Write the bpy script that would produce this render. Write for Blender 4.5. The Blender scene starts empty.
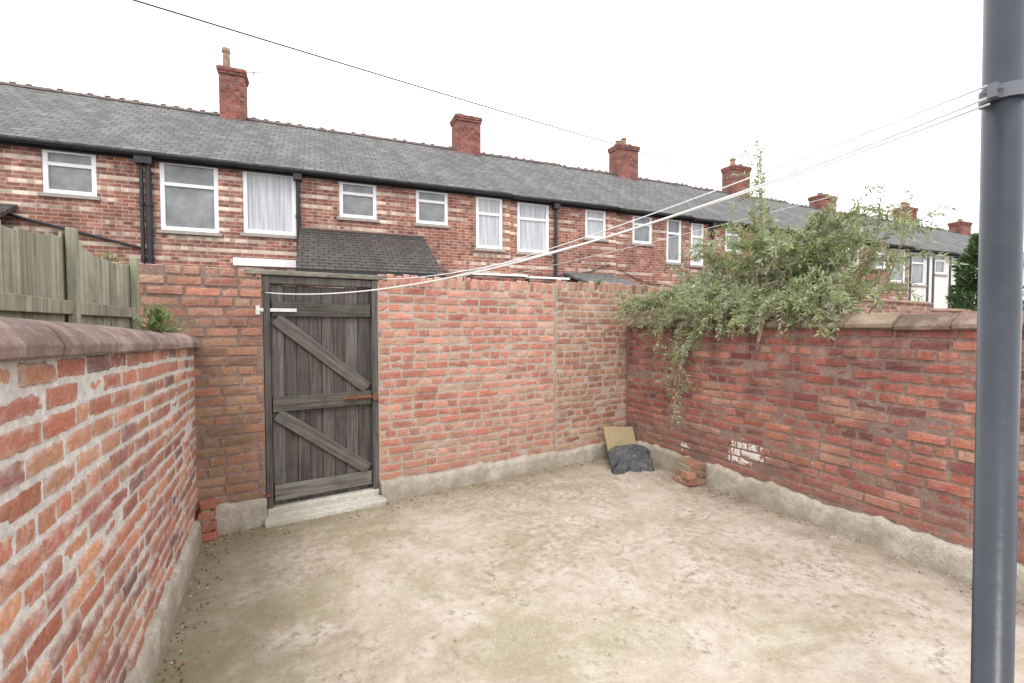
import bpy, math, random
from mathutils import Vector, Matrix, noise
R = random.Random(7)
scene = bpy.context.scene
COL = scene.collection
scene.view_settings.view_transform = 'Standard'
scene.view_settings.look = 'None'
scene.view_settings.exposure = 0

# ------------------------------------------------------------ node helpers
class NB:
    def __init__(s, name):
        s.m = bpy.data.materials.new(name); s.m.use_nodes = True
        s.t = s.m.node_tree; s.t.nodes.clear()
        s.out = s.t.nodes.new('ShaderNodeOutputMaterial')
        s.b = s.t.nodes.new('ShaderNodeBsdfPrincipled')
        s.t.links.new(s.b.outputs[0], s.out.inputs[0])
        s.tc = s.t.nodes.new('ShaderNodeTexCoord')
        s.P = s.tc.outputs['Object']
        s.b.inputs['Roughness'].default_value = 0.9
        s.b.inputs['Specular IOR Level'].default_value = 0.25
    def link(s, a, b): s.t.links.new(a, b)
    def setin(s, i, v):
        if hasattr(v, 'is_output'): s.link(v, i)
        elif isinstance(v, (tuple, list)) and len(v) == 3 and i.type == 'RGBA': i.default_value = (*v, 1)
        else: i.default_value = v
    def noise(s, scale, detail=4, rough=0.6, vec=None, dist=0.0):
        n = s.t.nodes.new('ShaderNodeTexNoise')
        n.inputs['Scale'].default_value = scale; n.inputs['Detail'].default_value = min(detail, 5)
        n.inputs['Roughness'].default_value = rough; n.inputs['Distortion'].default_value = dist
        s.link(vec or s.P, n.inputs['Vector']); return n.outputs['Fac']
    def voro(s, scale, vec=None, feature='F1'):
        n = s.t.nodes.new('ShaderNodeTexVoronoi'); n.feature = feature
        n.inputs['Scale'].default_value = scale
        s.link(vec or s.P, n.inputs['Vector']); return n
    def ramp(s, v, a, b, c0=0.0, c1=1.0):
        n = s.t.nodes.new('ShaderNodeMapRange'); n.clamp = True
        s.setin(n.inputs[0], v); n.inputs[1].default_value = a; n.inputs[2].default_value = b
        n.inputs[3].default_value = c0; n.inputs[4].default_value = c1
        return n.outputs[0]
    def mix(s, f, a, b, mode='MIX'):
        n = s.t.nodes.new('ShaderNodeMixRGB'); n.blend_type = mode
        s.setin(n.inputs[0], f); s.setin(n.inputs[1], a); s.setin(n.inputs[2], b)
        return n.outputs[0]
    def math(s, op, a, b=0.0):
        n = s.t.nodes.new('ShaderNodeMath'); n.operation = op
        s.setin(n.inputs[0], a); s.setin(n.inputs[1], b); return n.outputs[0]
    def sep(s, v=None):
        n = s.t.nodes.new('ShaderNodeSeparateXYZ'); s.link(v or s.P, n.inputs[0]); return n.outputs
    def comb(s, x, y, z):
        n = s.t.nodes.new('ShaderNodeCombineXYZ')
        for i, v in enumerate((x, y, z)): s.setin(n.inputs[i], v)
        return n.outputs[0]
    def scaled(s, sc):
        n = s.t.nodes.new('ShaderNodeMapping'); s.link(s.P, n.inputs[0]); n.inputs['Scale'].default_value = sc
        return n.outputs[0]
    def attr(s, name):
        n = s.t.nodes.new('ShaderNodeAttribute'); n.attribute_name = name; return n.outputs['Color']
    def bump(s, h, strength=0.5, dist=0.01, prev=None):
        n = s.t.nodes.new('ShaderNodeBump'); n.inputs['Strength'].default_value = strength
        n.inputs['Distance'].default_value = dist; s.setin(n.inputs['Height'], h)
        if prev is not None: s.link(prev, n.inputs['Normal'])
        return n.outputs[0]
    def fin(s, col, rough=None, nrm=None, spec=None, metal=None):
        s.setin(s.b.inputs['Base Color'], col)
        if rough is not None: s.setin(s.b.inputs['Roughness'], rough)
        if nrm is not None: s.link(nrm, s.b.inputs['Normal'])
        if spec is not None: s.b.inputs['Specular IOR Level'].default_value = spec
        if metal is not None: s.b.inputs['Metallic'].default_value = metal
        return s.m

def weather(n, col, haze, hcol, dirt, dcol, zdirt=None, hthr=0.5, drips=None, patch=None):
    v = n.ramp(n.noise(70, 3, 0.7), 0.3, 0.75, 0.70, 1.25)
    col = n.mix(1.0, col, n.comb(v, v, v), 'MULTIPLY')
    h = n.ramp(n.noise(6.5, 5, 0.78), hthr, hthr + 0.16, 0, haze)
    col = n.mix(h, col, hcol)
    dn = n.noise(1.7, 5, 0.68)
    col = n.mix(n.ramp(dn, 0.46, 0.66, 0, dirt), col, dcol)
    if patch: col = n.mix(n.ramp(dn, 0.48, 0.36, 0, patch[0]), col, patch[1])
    if drips:
        z = n.sep()[2]
        m = n.math('MULTIPLY', n.ramp(n.noise(1.0, 4, 0.65, vec=n.scaled((5, 5, 0.7))), 0.46, 0.62), n.ramp(z, drips[0], drips[1]))
        col = n.mix(n.math('MULTIPLY', m, drips[2]), col, drips[3])
    if zdirt:
        z = n.sep()[2]
        m = n.ramp(n.math('ADD', z, n.ramp(n.noise(4, 4, 0.6), 0, 1, -0.35, 0.35)), zdirt[0], zdirt[1], zdirt[2], 0)
        col = n.mix(m, col, zdirt[3])
    return col

def mat_brick(name, haze=0.4, hcol=(0.5, 0.44, 0.38), dirt=0.4, dcol=(0.1, 0.07, 0.055), zdirt=None, base=None, hthr=0.5, spots=None, drips=None, patch=None):
    n = NB(name)
    col = weather(n, n.attr('bc') if base is None else base, haze, hcol, dirt, dcol, zdirt, hthr, drips, patch)
    if base is not None:
        col = n.mix(n.ramp(n.noise(22, 5, .7), 0.38, 0.66, 0, 0.5), col, tuple(c * 0.55 for c in base))
    if spots:
        x, y, z = n.sep(); wob = n.ramp(n.noise(28, 3, 0.7), 0.2, 0.8, -0.12, 0.12)
        for (px, pz, rad) in spots:
            dx = n.math('MULTIPLY', n.math('SUBTRACT', x, px), 0.8); dz = n.math('MULTIPLY', n.math('SUBTRACT', z, pz), 1.2)
            dd = n.math('ADD', n.math('MULTIPLY', dx, dx), n.math('MULTIPLY', dz, dz))
            m = n.ramp(n.math('ADD', n.math('SQRT', dd), wob), rad, rad * 0.75, 0, 0.92)
            col = n.mix(m, col, (0.7, 0.67, 0.62))
    nr = n.bump(n.noise(48, 5, 0.75), 0.9, 0.009)
    return n.fin(col, 0.92, nr)

def mat_facade(name, c1, c2, mort, streak, cream=(0.56, 0.46, 0.38), mortar_w=0.011, thr=0.43):
    n = NB(name); x, y, z = n.sep()
    bt = n.t.nodes.new('ShaderNodeTexBrick')
    xx = n.math('ADD', x, y)
    n.link(n.comb(xx, z, 0.0), bt.inputs['Vector'])
    bt.inputs['Scale'].default_value = 1; bt.inputs['Brick Width'].default_value = 0.225
    bt.inputs['Row Height'].default_value = 0.075; bt.inputs['Mortar Size'].default_value = mortar_w
    bt.inputs['Mortar Smooth'].default_value = 0.2; bt.inputs['Bias'].default_value = -0.1
    bt.inputs['Color1'].default_value = (*c1, 1); bt.inputs['Color2'].default_value = (*c2, 1)
    bt.inputs['Mortar'].default_value = (*mort, 1)
    row = n.math('FLOOR', n.math('DIVIDE', z, 0.075))
    sv = n.comb(n.math('MULTIPLY', xx, 0.9), n.math('MULTIPLY', row, 3.7), 0.0)
    s = n.ramp(n.noise(1.0, 4, 0.75, vec=sv), thr, thr + .08, 0, streak)
    band = n.ramp(n.math('MODULO', n.math('ADD', row, 300.0), 3.0), 0.5, 0.4, 0.12, 1.0)
    s = n.math('MULTIPLY', s, band) if streak > 0.3 else s
    col = n.mix(s, bt.outputs['Color'], cream)
    v = n.ramp(n.noise(1.3, 5, 0.65), 0.3, 0.7, 0.65, 1.22)
    col = n.mix(1.0, col, n.comb(v, v, v), 'MULTIPLY')
    bv = n.ramp(n.noise(1.0, 1, 0.5, vec=n.comb(n.math('MULTIPLY', n.math('FLOOR', n.math('DIVIDE', xx, 0.112)), 5.3), n.math('MULTIPLY', row, 7.9), 0.0)), 0.3, 0.7, 0.65, 1.35)
    col = n.mix(1.0, col, n.comb(bv, bv, bv), 'MULTIPLY')
    nr = n.bump(bt.outputs['Fac'], 0.5, -0.01)
    return n.fin(col, 0.9, nr)

def mat_slate(name, c1, c2, rw=0.2, bw=0.28, lichen=0.35):
    n = NB(name); x, y, z = n.sep()
    bt = n.t.nodes.new('ShaderNodeTexBrick')
    n.link(n.comb(x, y, 0.0), bt.inputs['Vector'])
    bt.inputs['Scale'].default_value = 1; bt.inputs['Brick Width'].default_value = bw
    bt.inputs['Row Height'].default_value = rw; bt.inputs['Mortar Size'].default_value = 0.012
    bt.inputs['Color1'].default_value = (*c1, 1); bt.inputs['Color2'].default_value = (*c2, 1)
    bt.inputs['Mortar'].default_value = (*(c * 0.45 for c in c1), 1)
    col = bt.outputs['Color']
    col = n.mix(n.ramp(n.noise(1.0, 5, 0.7, vec=n.scaled((1.6, .5, .5))), 0.45, 0.65, 0, 0.6), col, tuple(c * 0.55 for c in c1))
    col = n.mix(n.ramp(n.noise(3.5, 5, 0.75), 0.52, 0.68, 0, lichen), col, (0.27, 0.26, 0.22))
    nr = n.bump(bt.outputs['Fac'], 0.6, -0.02)
    return n.fin(col, 0.85, nr)

def mat_simple(name, c, var=0.25, sc=12, rough=0.8, spec=0.25, bump=0.3, metal=None, c2=None, vec=None):
    n = NB(name)
    vv = n.scaled(vec) if vec else None
    f = n.ramp(n.noise(sc, 5, 0.65, vec=vv), 0.3, 0.7, 0, 1)
    col = n.mix(f, tuple(x * (1 - var) for x in c), c2 if c2 else tuple(min(1, x * (1 + var)) for x in c))
    nr = n.bump(n.noise(sc * 3, 4, 0.65, vec=vv), bump, 0.01)
    return n.fin(col, rough, nr, spec, metal)

def mat_wood(name, c1, c2, moss=None, axis='z'):
    n = NB(name)
    sc = (45, 45, 2.2) if axis == 'z' else (2.2, 45, 45)
    g = n.noise(1.0, 5, 0.7, vec=n.scaled(sc))
    col = n.mix(n.ramp(g, 0.32, 0.68), c1, c2)
    a = n.attr('bc')
    col = n.mix(1.0, col, a, 'MULTIPLY')
    col = n.mix(n.ramp(n.noise(3.2, 5, 0.7), 0.5, 0.72, 0, 0.55), col, tuple(c * 0.5 for c in c1))
    if moss: col = n.mix(n.ramp(n.noise(4.5, 5, 0.7), 0.5, 0.68, 0, 0.55), col, moss)
    nr = n.bump(g, 0.9, 0.006)
    return n.fin(col, 0.88, nr)

# ------------------------------------------------------------ mesh helpers
class MB:
    def __init__(s): s.v = []; s.f = []; s.c = []; s.mi = []
    def add(s, vs, fs, col=(1, 1, 1), mi=0, cols=None):
        o = len(s.v); s.v.extend(vs)
        s.c.extend(cols if cols else [col] * len(vs))
        for f in fs: s.f.append(tuple(i + o for i in f)); s.mi.append(mi)
    def box(s, x0, x1, y0, y1, z0, z1, col=(1, 1, 1), mi=0, M=None, jit=0):
        vs = [Vector(p) for p in ((x0, y0, z0), (x1, y0, z0), (x1, y1, z0), (x0, y1, z0), (x0, y0, z1), (x1, y0, z1), (x1, y1, z1), (x0, y1, z1))]
        if jit: vs = [p + Vector((R.uniform(-jit, jit), R.uniform(-jit, jit), R.uniform(-jit, jit))) for p in vs]
        if M: vs = [M @ p for p in vs]
        s.add([tuple(p) for p in vs], [(0, 3, 2, 1), (4, 5, 6, 7), (0, 1, 5, 4), (1, 2, 6, 5), (2, 3, 7, 6), (3, 0, 4, 7)], col, mi)
    def prof(s, pr, x0, x1, col=(1, 1, 1), mi=0, caps=True, jit=0):
        n = len(pr); vs = []
        for x in (x0, x1):
            for (y, z) in pr: vs.append((x, y + R.uniform(-jit, jit), z + R.uniform(-jit, jit)))
        fs = [(i, (i + 1) % n, n + (i + 1) % n, n + i) for i in range(n)]
        if caps: fs += [tuple(range(n - 1, -1, -1)), tuple(range(n, 2 * n))]
        s.add(vs, fs, col, mi)
    def tube(s, pts, rad, n=8, col=(1, 1, 1), mi=0, cap=True):
        pts = [Vector(p) for p in pts]
        rs = rad if isinstance(rad, (list, tuple)) else [rad] * len(pts)
        vs = []; up0 = Vector((0.13, 0.21, 1)).normalized()
        for i, p in enumerate(pts):
            t = (pts[min(i + 1, len(pts) - 1)] - pts[max(i - 1, 0)])
            t = t.normalized() if t.length > 1e-9 else Vector((0, 0, 1))
            u = up0 if abs(t.dot(up0)) < 0.95 else Vector((1, 0, 0))
            a = t.cross(u).normalized(); b = t.cross(a)
            for k in range(n):
                w = 2 * math.pi * k / n
                vs.append(tuple(p + (a * math.cos(w) + b * math.sin(w)) * rs[i]))
        fs = []
        for i in range(len(pts) - 1):
            for k in range(n):
                k2 = (k + 1) % n
                fs.append((i * n + k, i * n + k2, (i + 1) * n + k2, (i + 1) * n + k))
        if cap: fs += [tuple(range(n)), tuple(range((len(pts) - 1) * n, len(pts) * n))]
        s.add(vs, fs, col, mi)
    def warp(s, fn): s.v = [fn(v) for v in s.v]
    def obj(s, name, mats, parent=None, smooth=False, bevel=0, label=None):
        me = bpy.data.meshes.new(name); me.from_pydata([tuple(v) for v in s.v], [], s.f)
        if not isinstance(mats, (list, tuple)): mats = [mats]
        for m in mats: me.materials.append(m)
        if len(mats) > 1: me.polygons.foreach_set('material_index', s.mi)
        ca = me.color_attributes.new('bc', 'FLOAT_COLOR', 'POINT')
        flat = []
        for c in s.c: flat.extend((c[0], c[1], c[2], 1))
        ca.data.foreach_set('color', flat)
        if smooth: me.polygons.foreach_set('use_smooth', [True] * len(me.polygons))
        me.update()
        o = bpy.data.objects.new(name, me); COL.objects.link(o)
        if parent: o.parent = parent
        if bevel:
            md = o.modifiers.new('bevel', 'BEVEL'); md.width = bevel; md.segments = 2; md.limit_method = 'ANGLE'
        if label: o['label'] = label
        return o

def thing(name, label, category, loc=(0, 0, 0), rz=0, group=None):
    e = bpy.data.objects.new(name, None); COL.objects.link(e)
    e.empty_display_size = 0.2
    e.location = loc; e.rotation_euler = (0, 0, rz)
    e['label'] = label; e['category'] = category
    if group: e['group'] = group
    return e
def tag(o, label, category, group=None):
    o['label'] = label; o['category'] = category
    if group: o['group'] = group
    return o

# ------------------------------------------------------------ materials
M_mortar_l = mat_brick('mortar_pale', 0.5, (0.76, 0.74, 0.70), 0.3, (0.38, 0.33, 0.29), base=(0.68, 0.65, 0.61))
M_mortar_b = mat_brick('mortar_pink', 0.4, (0.66, 0.58, 0.51), 0.3, (0.32, 0.24, 0.19), base=(0.53, 0.44, 0.375))
M_mortar_r = mat_brick('mortar_dark', 0.3, (0.48, 0.40, 0.35), 0.6, (0.14, 0.09, 0.075), base=(0.30, 0.205, 0.17))
M_brick_l = mat_brick('brick_left', 0.45, (0.66, 0.57, 0.51), 0.3, (0.20, 0.10, 0.08), hthr=0.55)
M_brick_b = mat_brick('brick_back', 0.45, (0.64, 0.50, 0.42), 0.3, (0.36, 0.16, 0.11), zdirt=(0.1, 0.7, 0.4, (0.38, 0.24, 0.17)), hthr=0.52, patch=(0.2, (0.66, 0.48, 0.39)))
M_brick_g = mat_brick('brick_gate_pier', 0.35, (0.48, 0.41, 0.34), 0.55, (0.15, 0.085, 0.06), hthr=0.52, zdirt=(0.7, 1.6, .38, (0.2, 0.17, 0.09)))
M_brick_r = mat_brick('brick_right', 0.35, (0.50, 0.37, 0.32), 0.6, (0.13, 0.058, 0.055), hthr=0.53, spots=[(1.62, 0.40, 0.13), (1.50, 0.34, 0.06), (0.9, 0.3, 0.03)],
                      drips=(0.6, 1.5, .75, (0.09, 0.042, 0.042)), zdirt=(0.2, 0.55, 0.4, (0.28, 0.17, 0.13)))
M_conc = mat_brick('plinth_concrete', 0.6, (0.62, 0.57, 0.5), 0.7, (0.26, 0.215, 0.155), base=(0.47, 0.42, 0.35), hthr=.45, zdirt=(-.1, .1, .6, (.22, .2, .13)))
M_cope_l = mat_brick('coping_red_brown', 0.5, (0.46, 0.40, 0.37), 0.6, (0.12, 0.085, 0.075), hthr=.46)
M_cope_r = mat_brick('coping_terracotta', 0.5, (0.42, 0.36, 0.29), 0.7, (0.11, 0.085, 0.065), hthr=.45)
M_fac = mat_facade('facade_brick', (0.30, 0.11, 0.075), (0.17, 0.072, 0.06), (0.36, 0.26, 0.21), 0.95, thr=.43)
M_fac2 = mat_facade('facade_brick_red', (0.33, 0.125, 0.085), (0.21, 0.085, 0.065), (0.38, 0.27, 0.22), 0.85, thr=.47)
M_chim = mat_facade('chimney_brick', (0.29, 0.085, 0.063), (0.18, 0.065, 0.055), (0.22, 0.14, 0.12), 0.1, thr=.5)
M_wallfar = mat_facade('yard_brick', (0.33, 0.13, 0.09), (0.22, 0.09, 0.07), (0.3, 0.22, 0.18), 0.2)
M_render = mat_simple('white_render', (0.7, 0.68, 0.64), 0.1, 3)
M_slate = mat_slate('slate_roof', (0.125, 0.125, 0.127), (0.175, 0.175, 0.174), 0.17, 0.25, .5)
M_tile = mat_slate('dark_tile_roof', (0.075, 0.066, 0.062), (0.105, 0.095, 0.09), 0.16, 0.2, 0.1)
M_black = mat_simple('black_paint', (0.022, 0.022, 0.026), 0.3, 8, 0.45, 0.4, 0.1)
M_white = mat_simple('white_frame_paint', (0.82, 0.82, 0.82), 0.03, 4, 0.4, 0.4, 0.03)
M_glass = mat_simple('window_pane_glass', (0.22, 0.23, 0.235), 0.45, 1.6, 0.1, 0.5, 0.02)
nn = NB('net_curtain_pane')
f = nn.ramp(nn.noise(1.0, 3, 0.5, vec=nn.scaled((26, 26, 0.8))), 0.35, 0.65)
M_net = nn.fin(nn.mix(f, (0.34, 0.36, 0.38), (0.54, 0.55, 0.57)), 0.25, None, 0.5)
M_sill = mat_simple('stone_sill', (0.33, 0.3, 0.27), 0.25, 9)
M_pot = mat_simple('clay_pot', (0.3, 0.2, 0.14), 0.35, 9)
M_ridge = mat_simple('ridge_tile', (0.13, 0.10, 0.09), 0.4, 6)
M_gate = mat_wood('gate_weathered_wood', (0.045, 0.040, 0.038), (0.145, 0.132, 0.122), (0.12, 0.118, 0.095))
M_gateh = mat_wood('gate_brace_wood', (0.055, 0.049, 0.046), (0.175, 0.16, 0.148), (0.14, 0.145, 0.105), 'x')
M_fence = mat_wood('fence_wood', (0.19, 0.18, 0.14), (0.41, 0.39, 0.31), (0.24, 0.26, 0.15))
M_rust = mat_simple('rusty_iron', (0.17, 0.08, 0.05), 0.5, 40, 0.8)
M_hinge = mat_simple('galvanised_hinge', (0.62, 0.62, 0.6), 0.2, 30, 0.5)
M_pipe = mat_simple('grey_pipe_paint', (0.038, 0.044, 0.054), 0.2, 7, 0.3, 0.4, 0.1)
M_clamp = mat_simple('clamp_grey', (0.13, 0.14, 0.16), 0.14, 5, 0.4, 0.5, 0.08)
M_line = mat_simple('washing_line_plastic', (0.78, 0.78, 0.78), 0.1, 9, 0.5)
M_cable = mat_simple('cable_black', (0.06, 0.06, 0.065), 0.1, 9, 0.6)
n = NB('buddleia_leaf')
c = n.attr('bc')
M_leaf = n.fin(c, 0.6, None, 0.3)
tr = n.t.nodes.new('ShaderNodeBsdfTranslucent'); ms = n.t.nodes.new('ShaderNodeMixShader'); ms.inputs[0].default_value = 0.35
n.link(c, tr.inputs[0]); n.link(n.b.outputs[0], ms.inputs[1]); n.link(tr.outputs[0], ms.inputs[2]); n.link(ms.outputs[0], n.out.inputs[0])
M_stem = mat_simple('woody_stem', (0.28, 0.21, 0.15), 0.3, 25)
M_foam = mat_simple('yellow_board', (0.56, 0.46, 0.29), 0.25, 9, c2=(0.38, 0.29, 0.16))
n = NB('dark_felt')
M_sack = n.fin(n.mix(n.ramp(n.noise(34, 5, 0.85), 0.52, 0.7), (0.07, 0.073, 0.076), (0.24, 0.24, 0.235)), 0.6, n.bump(n.noise(14, 5, 0.7), 0.8, 0.02), 0.4)

# yard floor material
n = NB('yard_concrete')
big = n.noise(0.8, 4, 0.72, dist=0.5)
mid = n.noise(3.1, 5, 0.78)
fine = n.noise(17, 5, 0.8)
vfine = n.noise(75, 3, 0.75)
x, y, z = n.sep()
col = n.mix(n.ramp(mid, 0.38, 0.62), (0.42, 0.355, 0.285), (0.56, 0.50, 0.43))
g1 = n.ramp(n.math('ADD', n.noise(1.25, 5, 0.75, vec=n.scaled((1, 1.3, 1)), dist=0.6), n.ramp(x, 0.0, 3.0, 0.06, -0.06)), 0.47, 0.62, 0, 0.7)
col = n.mix(g1, col, (0.31, 0.275, 0.165))
col = n.mix(n.math('MULTIPLY', n.ramp(fine, 0.42, 0.62, 0, .8), n.ramp(big, 0.42, 0.55)), col, (0.29, 0.225, 0.165))
col = n.mix(n.ramp(n.math('ADD', fine, n.ramp(mid, 0, 1, -.25, .25)), 0.57, 0.69, 0, 0.6), col, (0.18, 0.15, 0.105))
col = n.mix(n.ramp(n.math('ADD', vfine, n.ramp(big, 0.3, 0.7, .06, -.1)), 0.55, 0.68, 0, 0.4), col, (0.66, 0.61, 0.54))
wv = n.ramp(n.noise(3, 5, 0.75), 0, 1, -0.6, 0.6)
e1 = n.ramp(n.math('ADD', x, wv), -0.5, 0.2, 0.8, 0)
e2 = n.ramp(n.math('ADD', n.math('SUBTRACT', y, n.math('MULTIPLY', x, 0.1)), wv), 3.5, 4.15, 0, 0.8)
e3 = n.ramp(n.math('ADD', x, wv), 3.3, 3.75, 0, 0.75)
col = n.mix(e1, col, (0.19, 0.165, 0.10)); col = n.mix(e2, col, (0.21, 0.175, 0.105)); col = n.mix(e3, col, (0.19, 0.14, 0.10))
sp = n.voro(110)
col = n.mix(n.ramp(sp.outputs['Distance'], 0.10, 0.25, 0.4, 0), col, (0.12, 0.10, 0.07))
nr = n.bump(n.noise(40, 5, 0.8), 0.7, 0.010)
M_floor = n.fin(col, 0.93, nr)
M_ground = mat_simple('alley_ground', (0.2, 0.19, 0.17), 0.3, 2, 0.95)

# ------------------------------------------------------------ structure
def sheet(name, x0, x1, y0, y1, z, mat, nx=1, ny=1, amp=0):
    b = MB()
    vs = []
    for j in range(ny + 1):
        for i in range(nx + 1):
            X = x0 + (x1 - x0) * i / nx; Y = y0 + (y1 - y0) * j / ny
            vs.append((X, Y, z + (amp * noise.noise(Vector((X * 1.3, Y * 1.3, 0))) + amp * 0.4 * noise.noise(Vector((X * 6, Y * 6, 3))) if amp else 0)))
    fs = [(j * (nx + 1) + i, j * (nx + 1) + i + 1, (j + 1) * (nx + 1) + i + 1, (j + 1) * (nx + 1) + i) for j in range(ny) for i in range(nx)]
    b.add(vs, fs); o = b.obj(name, mat, smooth=True); o['kind'] = 'structure'; return o
sheet('ground', -400, 400, -400, 400, -0.05, M_ground)
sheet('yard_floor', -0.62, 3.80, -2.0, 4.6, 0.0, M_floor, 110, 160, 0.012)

# ------------------------------------------------------------ brick walls
MC = None  # mortar colour smeared on brick edges
def brick(b, xa, xb, za, zb, col, yo, nx, nz, rag=0.0022, smear=0.0):
    e = 0.007
    xs = [xa, xa + e] + [xa + e + (xb - xa - 2 * e) * i / nx for i in range(1, nx)] + [xb - e, xb]
    zs = [za, za + e] + [za + e + (zb - za - 2 * e) * i / nz for i in range(1, nz)] + [zb - e, zb]
    W, H = len(xs), len(zs); vs = []; cs = []
    tilt = R.uniform(-0.014, 0.014); tz = R.uniform(-0.03, 0.03)
    cx = (xa + xb) / 2; cz = (za + zb) / 2
    chip = R.random() < 0.3; ck = R.choice(((0, 0), (W - 1, 0), (0, H - 1), (W - 1, H - 1)))
    cj = (col[0] * R.uniform(.93, 1.07), col[1] * R.uniform(.95, 1.05), col[2])
    rs = smear * R.uniform(0.2, 1.3)
    for j, z in enumerate(zs):
        for i, x in enumerate(xs):
            edge = i in (0, W - 1) or j in (0, H - 1)
            y = yo + (x - cx) * tilt + (z - cz) * tz
            k = 0
            if edge: y = 0.016; k = 0.8 if smear else 0
            else:
                y += R.uniform(-0.0014, 0.0014)
                if i in (1, W - 2) or j in (1, H - 2):
                    y += 0.002; k = rs * R.uniform(0, 1)
                elif smear: k = rs * 0.35 * (R.random() ** 3)
                if chip and abs(i - ck[0]) <= 2 and abs(j - ck[1]) <= 1: y += 0.009; k = max(k, smear * .8)
            k = min(k, 1)
            cs.append(tuple(cj[q] * (1 - k) + (MC[q] if MC else cj[q]) * k for q in range(3)))
            vs.append((x + R.uniform(-rag, rag), y, z + R.uniform(-rag, rag)))
    fs = [(j * W + i, j * W + i + 1, (j + 1) * W + i + 1, (j + 1) * W + i) for j in range(H - 1) for i in range(W - 1)]
    b.add(vs, fs, cj, 1, cols=cs)

def bricks(b, x0, x1, z0, z1, colf, hi=False, header_every=5, top_rowlock=False, rand=0.002, zw=0.004, smear=0.0, rag=0.0022, g=0.010):
    ch = 0.075
    ztop = z1 - (0.11 if top_rowlock else 0)
    nrow = max(1, round((ztop - z0) / ch)); ch = (ztop - z0) / nrow
    for r in range(nrow):
        za = z0 + r * ch + g / 2; zb = z0 + (r + 1) * ch - g / 2
        header = (r % header_every == header_every - 1) if header_every else False
        L = 0.1125 if header else 0.225
        x = x0 - (L * 0.5 if r % 2 else 0) - R.uniform(0, 0.02)
        while x < x1:
            l = L * R.uniform(0.95, 1.05)
            if not header and R.random() < 0.1: l *= 0.5
            xa = max(x, x0) + g / 2; xb = min(x + l, x1) - g / 2
            x += l
            if xb - xa < 0.03: continue
            cx = (xa + xb) / 2; cz = (za + zb) / 2
            wob = zw * noise.noise(Vector((cx * 1.2, cz * 3, 5))) * 2 + R.uniform(-0.0018, 0.0018)
            brick(b, xa, xb, za + wob, zb + wob, colf(cx, cz), R.gauss(0, rand), 7 if hi else 4, 3 if hi else 2, rag=rag, smear=smear)
    if top_rowlock:
        x = x0
        while x < x1:
            w = 0.075 * R.uniform(0.95, 1.08)
            xb = min(x + w, x1)
            if xb - x > 0.04:
                brick(b, x + g / 2, xb - g / 2, ztop + g / 2, z1 + R.uniform(-0.014, 0.012), colf((x + xb) / 2, z1), R.gauss(-0.004, 0.004), 2, 3, smear=smear)
            x = xb

def pick(pal):
    t = R.random(); a = 0
    for w, c in pal:
        a += w
        if t <= a:
            k = R.uniform(0.8, 1.2); return (c[0] * k, c[1] * k, c[2] * k)
    return pal[-1][1]
PL = [(0.4, (0.43, 0.17, 0.105)), (0.32, (0.52, 0.25, 0.15)), (0.2, (0.34, 0.135, 0.10)), (0.08, (0.23, 0.115, 0.105))]
PB = [(0.42, (0.50, 0.19, 0.135)), (0.3, (0.56, 0.255, 0.18)), (0.13, (0.40, 0.14, 0.105)), (0.15, (0.52, 0.32, 0.23))]
PBR = [(0.45, (0.46, 0.20, 0.135)), (0.25, (0.48, 0.29, 0.19)), (0.3, (0.34, 0.14, 0.10))]
PBT = [(0.5, (0.50, 0.22, 0.155)), (0.3, (0.46, 0.25, 0.175)), (0.2, (0.35, 0.15, 0.11))]
PG = [(0.45, (0.40, 0.155, 0.10)), (0.3, (0.28, 0.125, 0.09)), (0.25, (0.42, 0.22, 0.14))]
PR = [(0.42, (0.35, 0.112, 0.083)), (0.28, (0.41, 0.155, 0.105)), (0.18, (0.22, 0.078, 0.070)), (0.12, (0.44, 0.23, 0.165))]

# ---- left wall
lw = thing('brick_wall', 'weathered red brick yard wall with pale mortar and rounded coping', 'wall', (-0.556, 0.3, 0), math.radians(90), 'low side walls of the yard')
LL = 3.86
def tiltL(v): return (v[0], v[1], v[2] * (1 + (2.7 - v[0]) * 0.022) if v[2] > 0 else v[2])
MC = (0.66, 0.62, 0.58)
b = MB(); b.box(0, LL, 0.0075, 0.225, -0.1, 1.43)
bricks(b, 0, LL, 0.15, 1.43, lambda x, z: pick(PL), hi=True, header_every=6, rand=0.003, zw=0.008, smear=0.6, rag=0.003, g=0.011)
b.warp(tiltL); b.obj('wall', [M_mortar_l, M_brick_l], lw)
def plinth(parent, L, h, amp, d=0.035, x0=0.0):
    b = MB(); nseg = int((L - x0) / 0.03); vs = []
    rows = (0, .25, .5, .75, .93, 1.0)
    for i in range(nseg + 1):
        x = x0 + (L - x0) * i / nseg
        hh = h + amp * noise.noise(Vector((x * 2.5, h * 7, 1))) + amp * 0.7 * noise.noise(Vector((x * 11, 3, 1)))
        for r in rows:
            yy = -d * (1.25 - .35 * r) - .009 * noise.noise(Vector((x * 4, r * 3, 2))) - .006 * noise.noise(Vector((x * 14, r * 7, 2)))
            if r == 1.0: yy = -d * .55
            vs.append((x, yy, -0.05 if r == 0 else hh * r))
        vs.append((x, 0.02, hh + 0.008))
    k_ = len(rows) + 1
    fs = [(k_ * i + k, k_ * i + k_ + k, k_ * i + k_ + 1 + k, k_ * i + 1 + k) for i in range(nseg) for k in range(k_ - 1)]
    b.add(vs, fs); return b.obj('plinth', M_conc, parent, smooth=True)
plinth(lw, LL, 0.17, 0.04, 0.03)
b = MB(); x = 0.0
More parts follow.
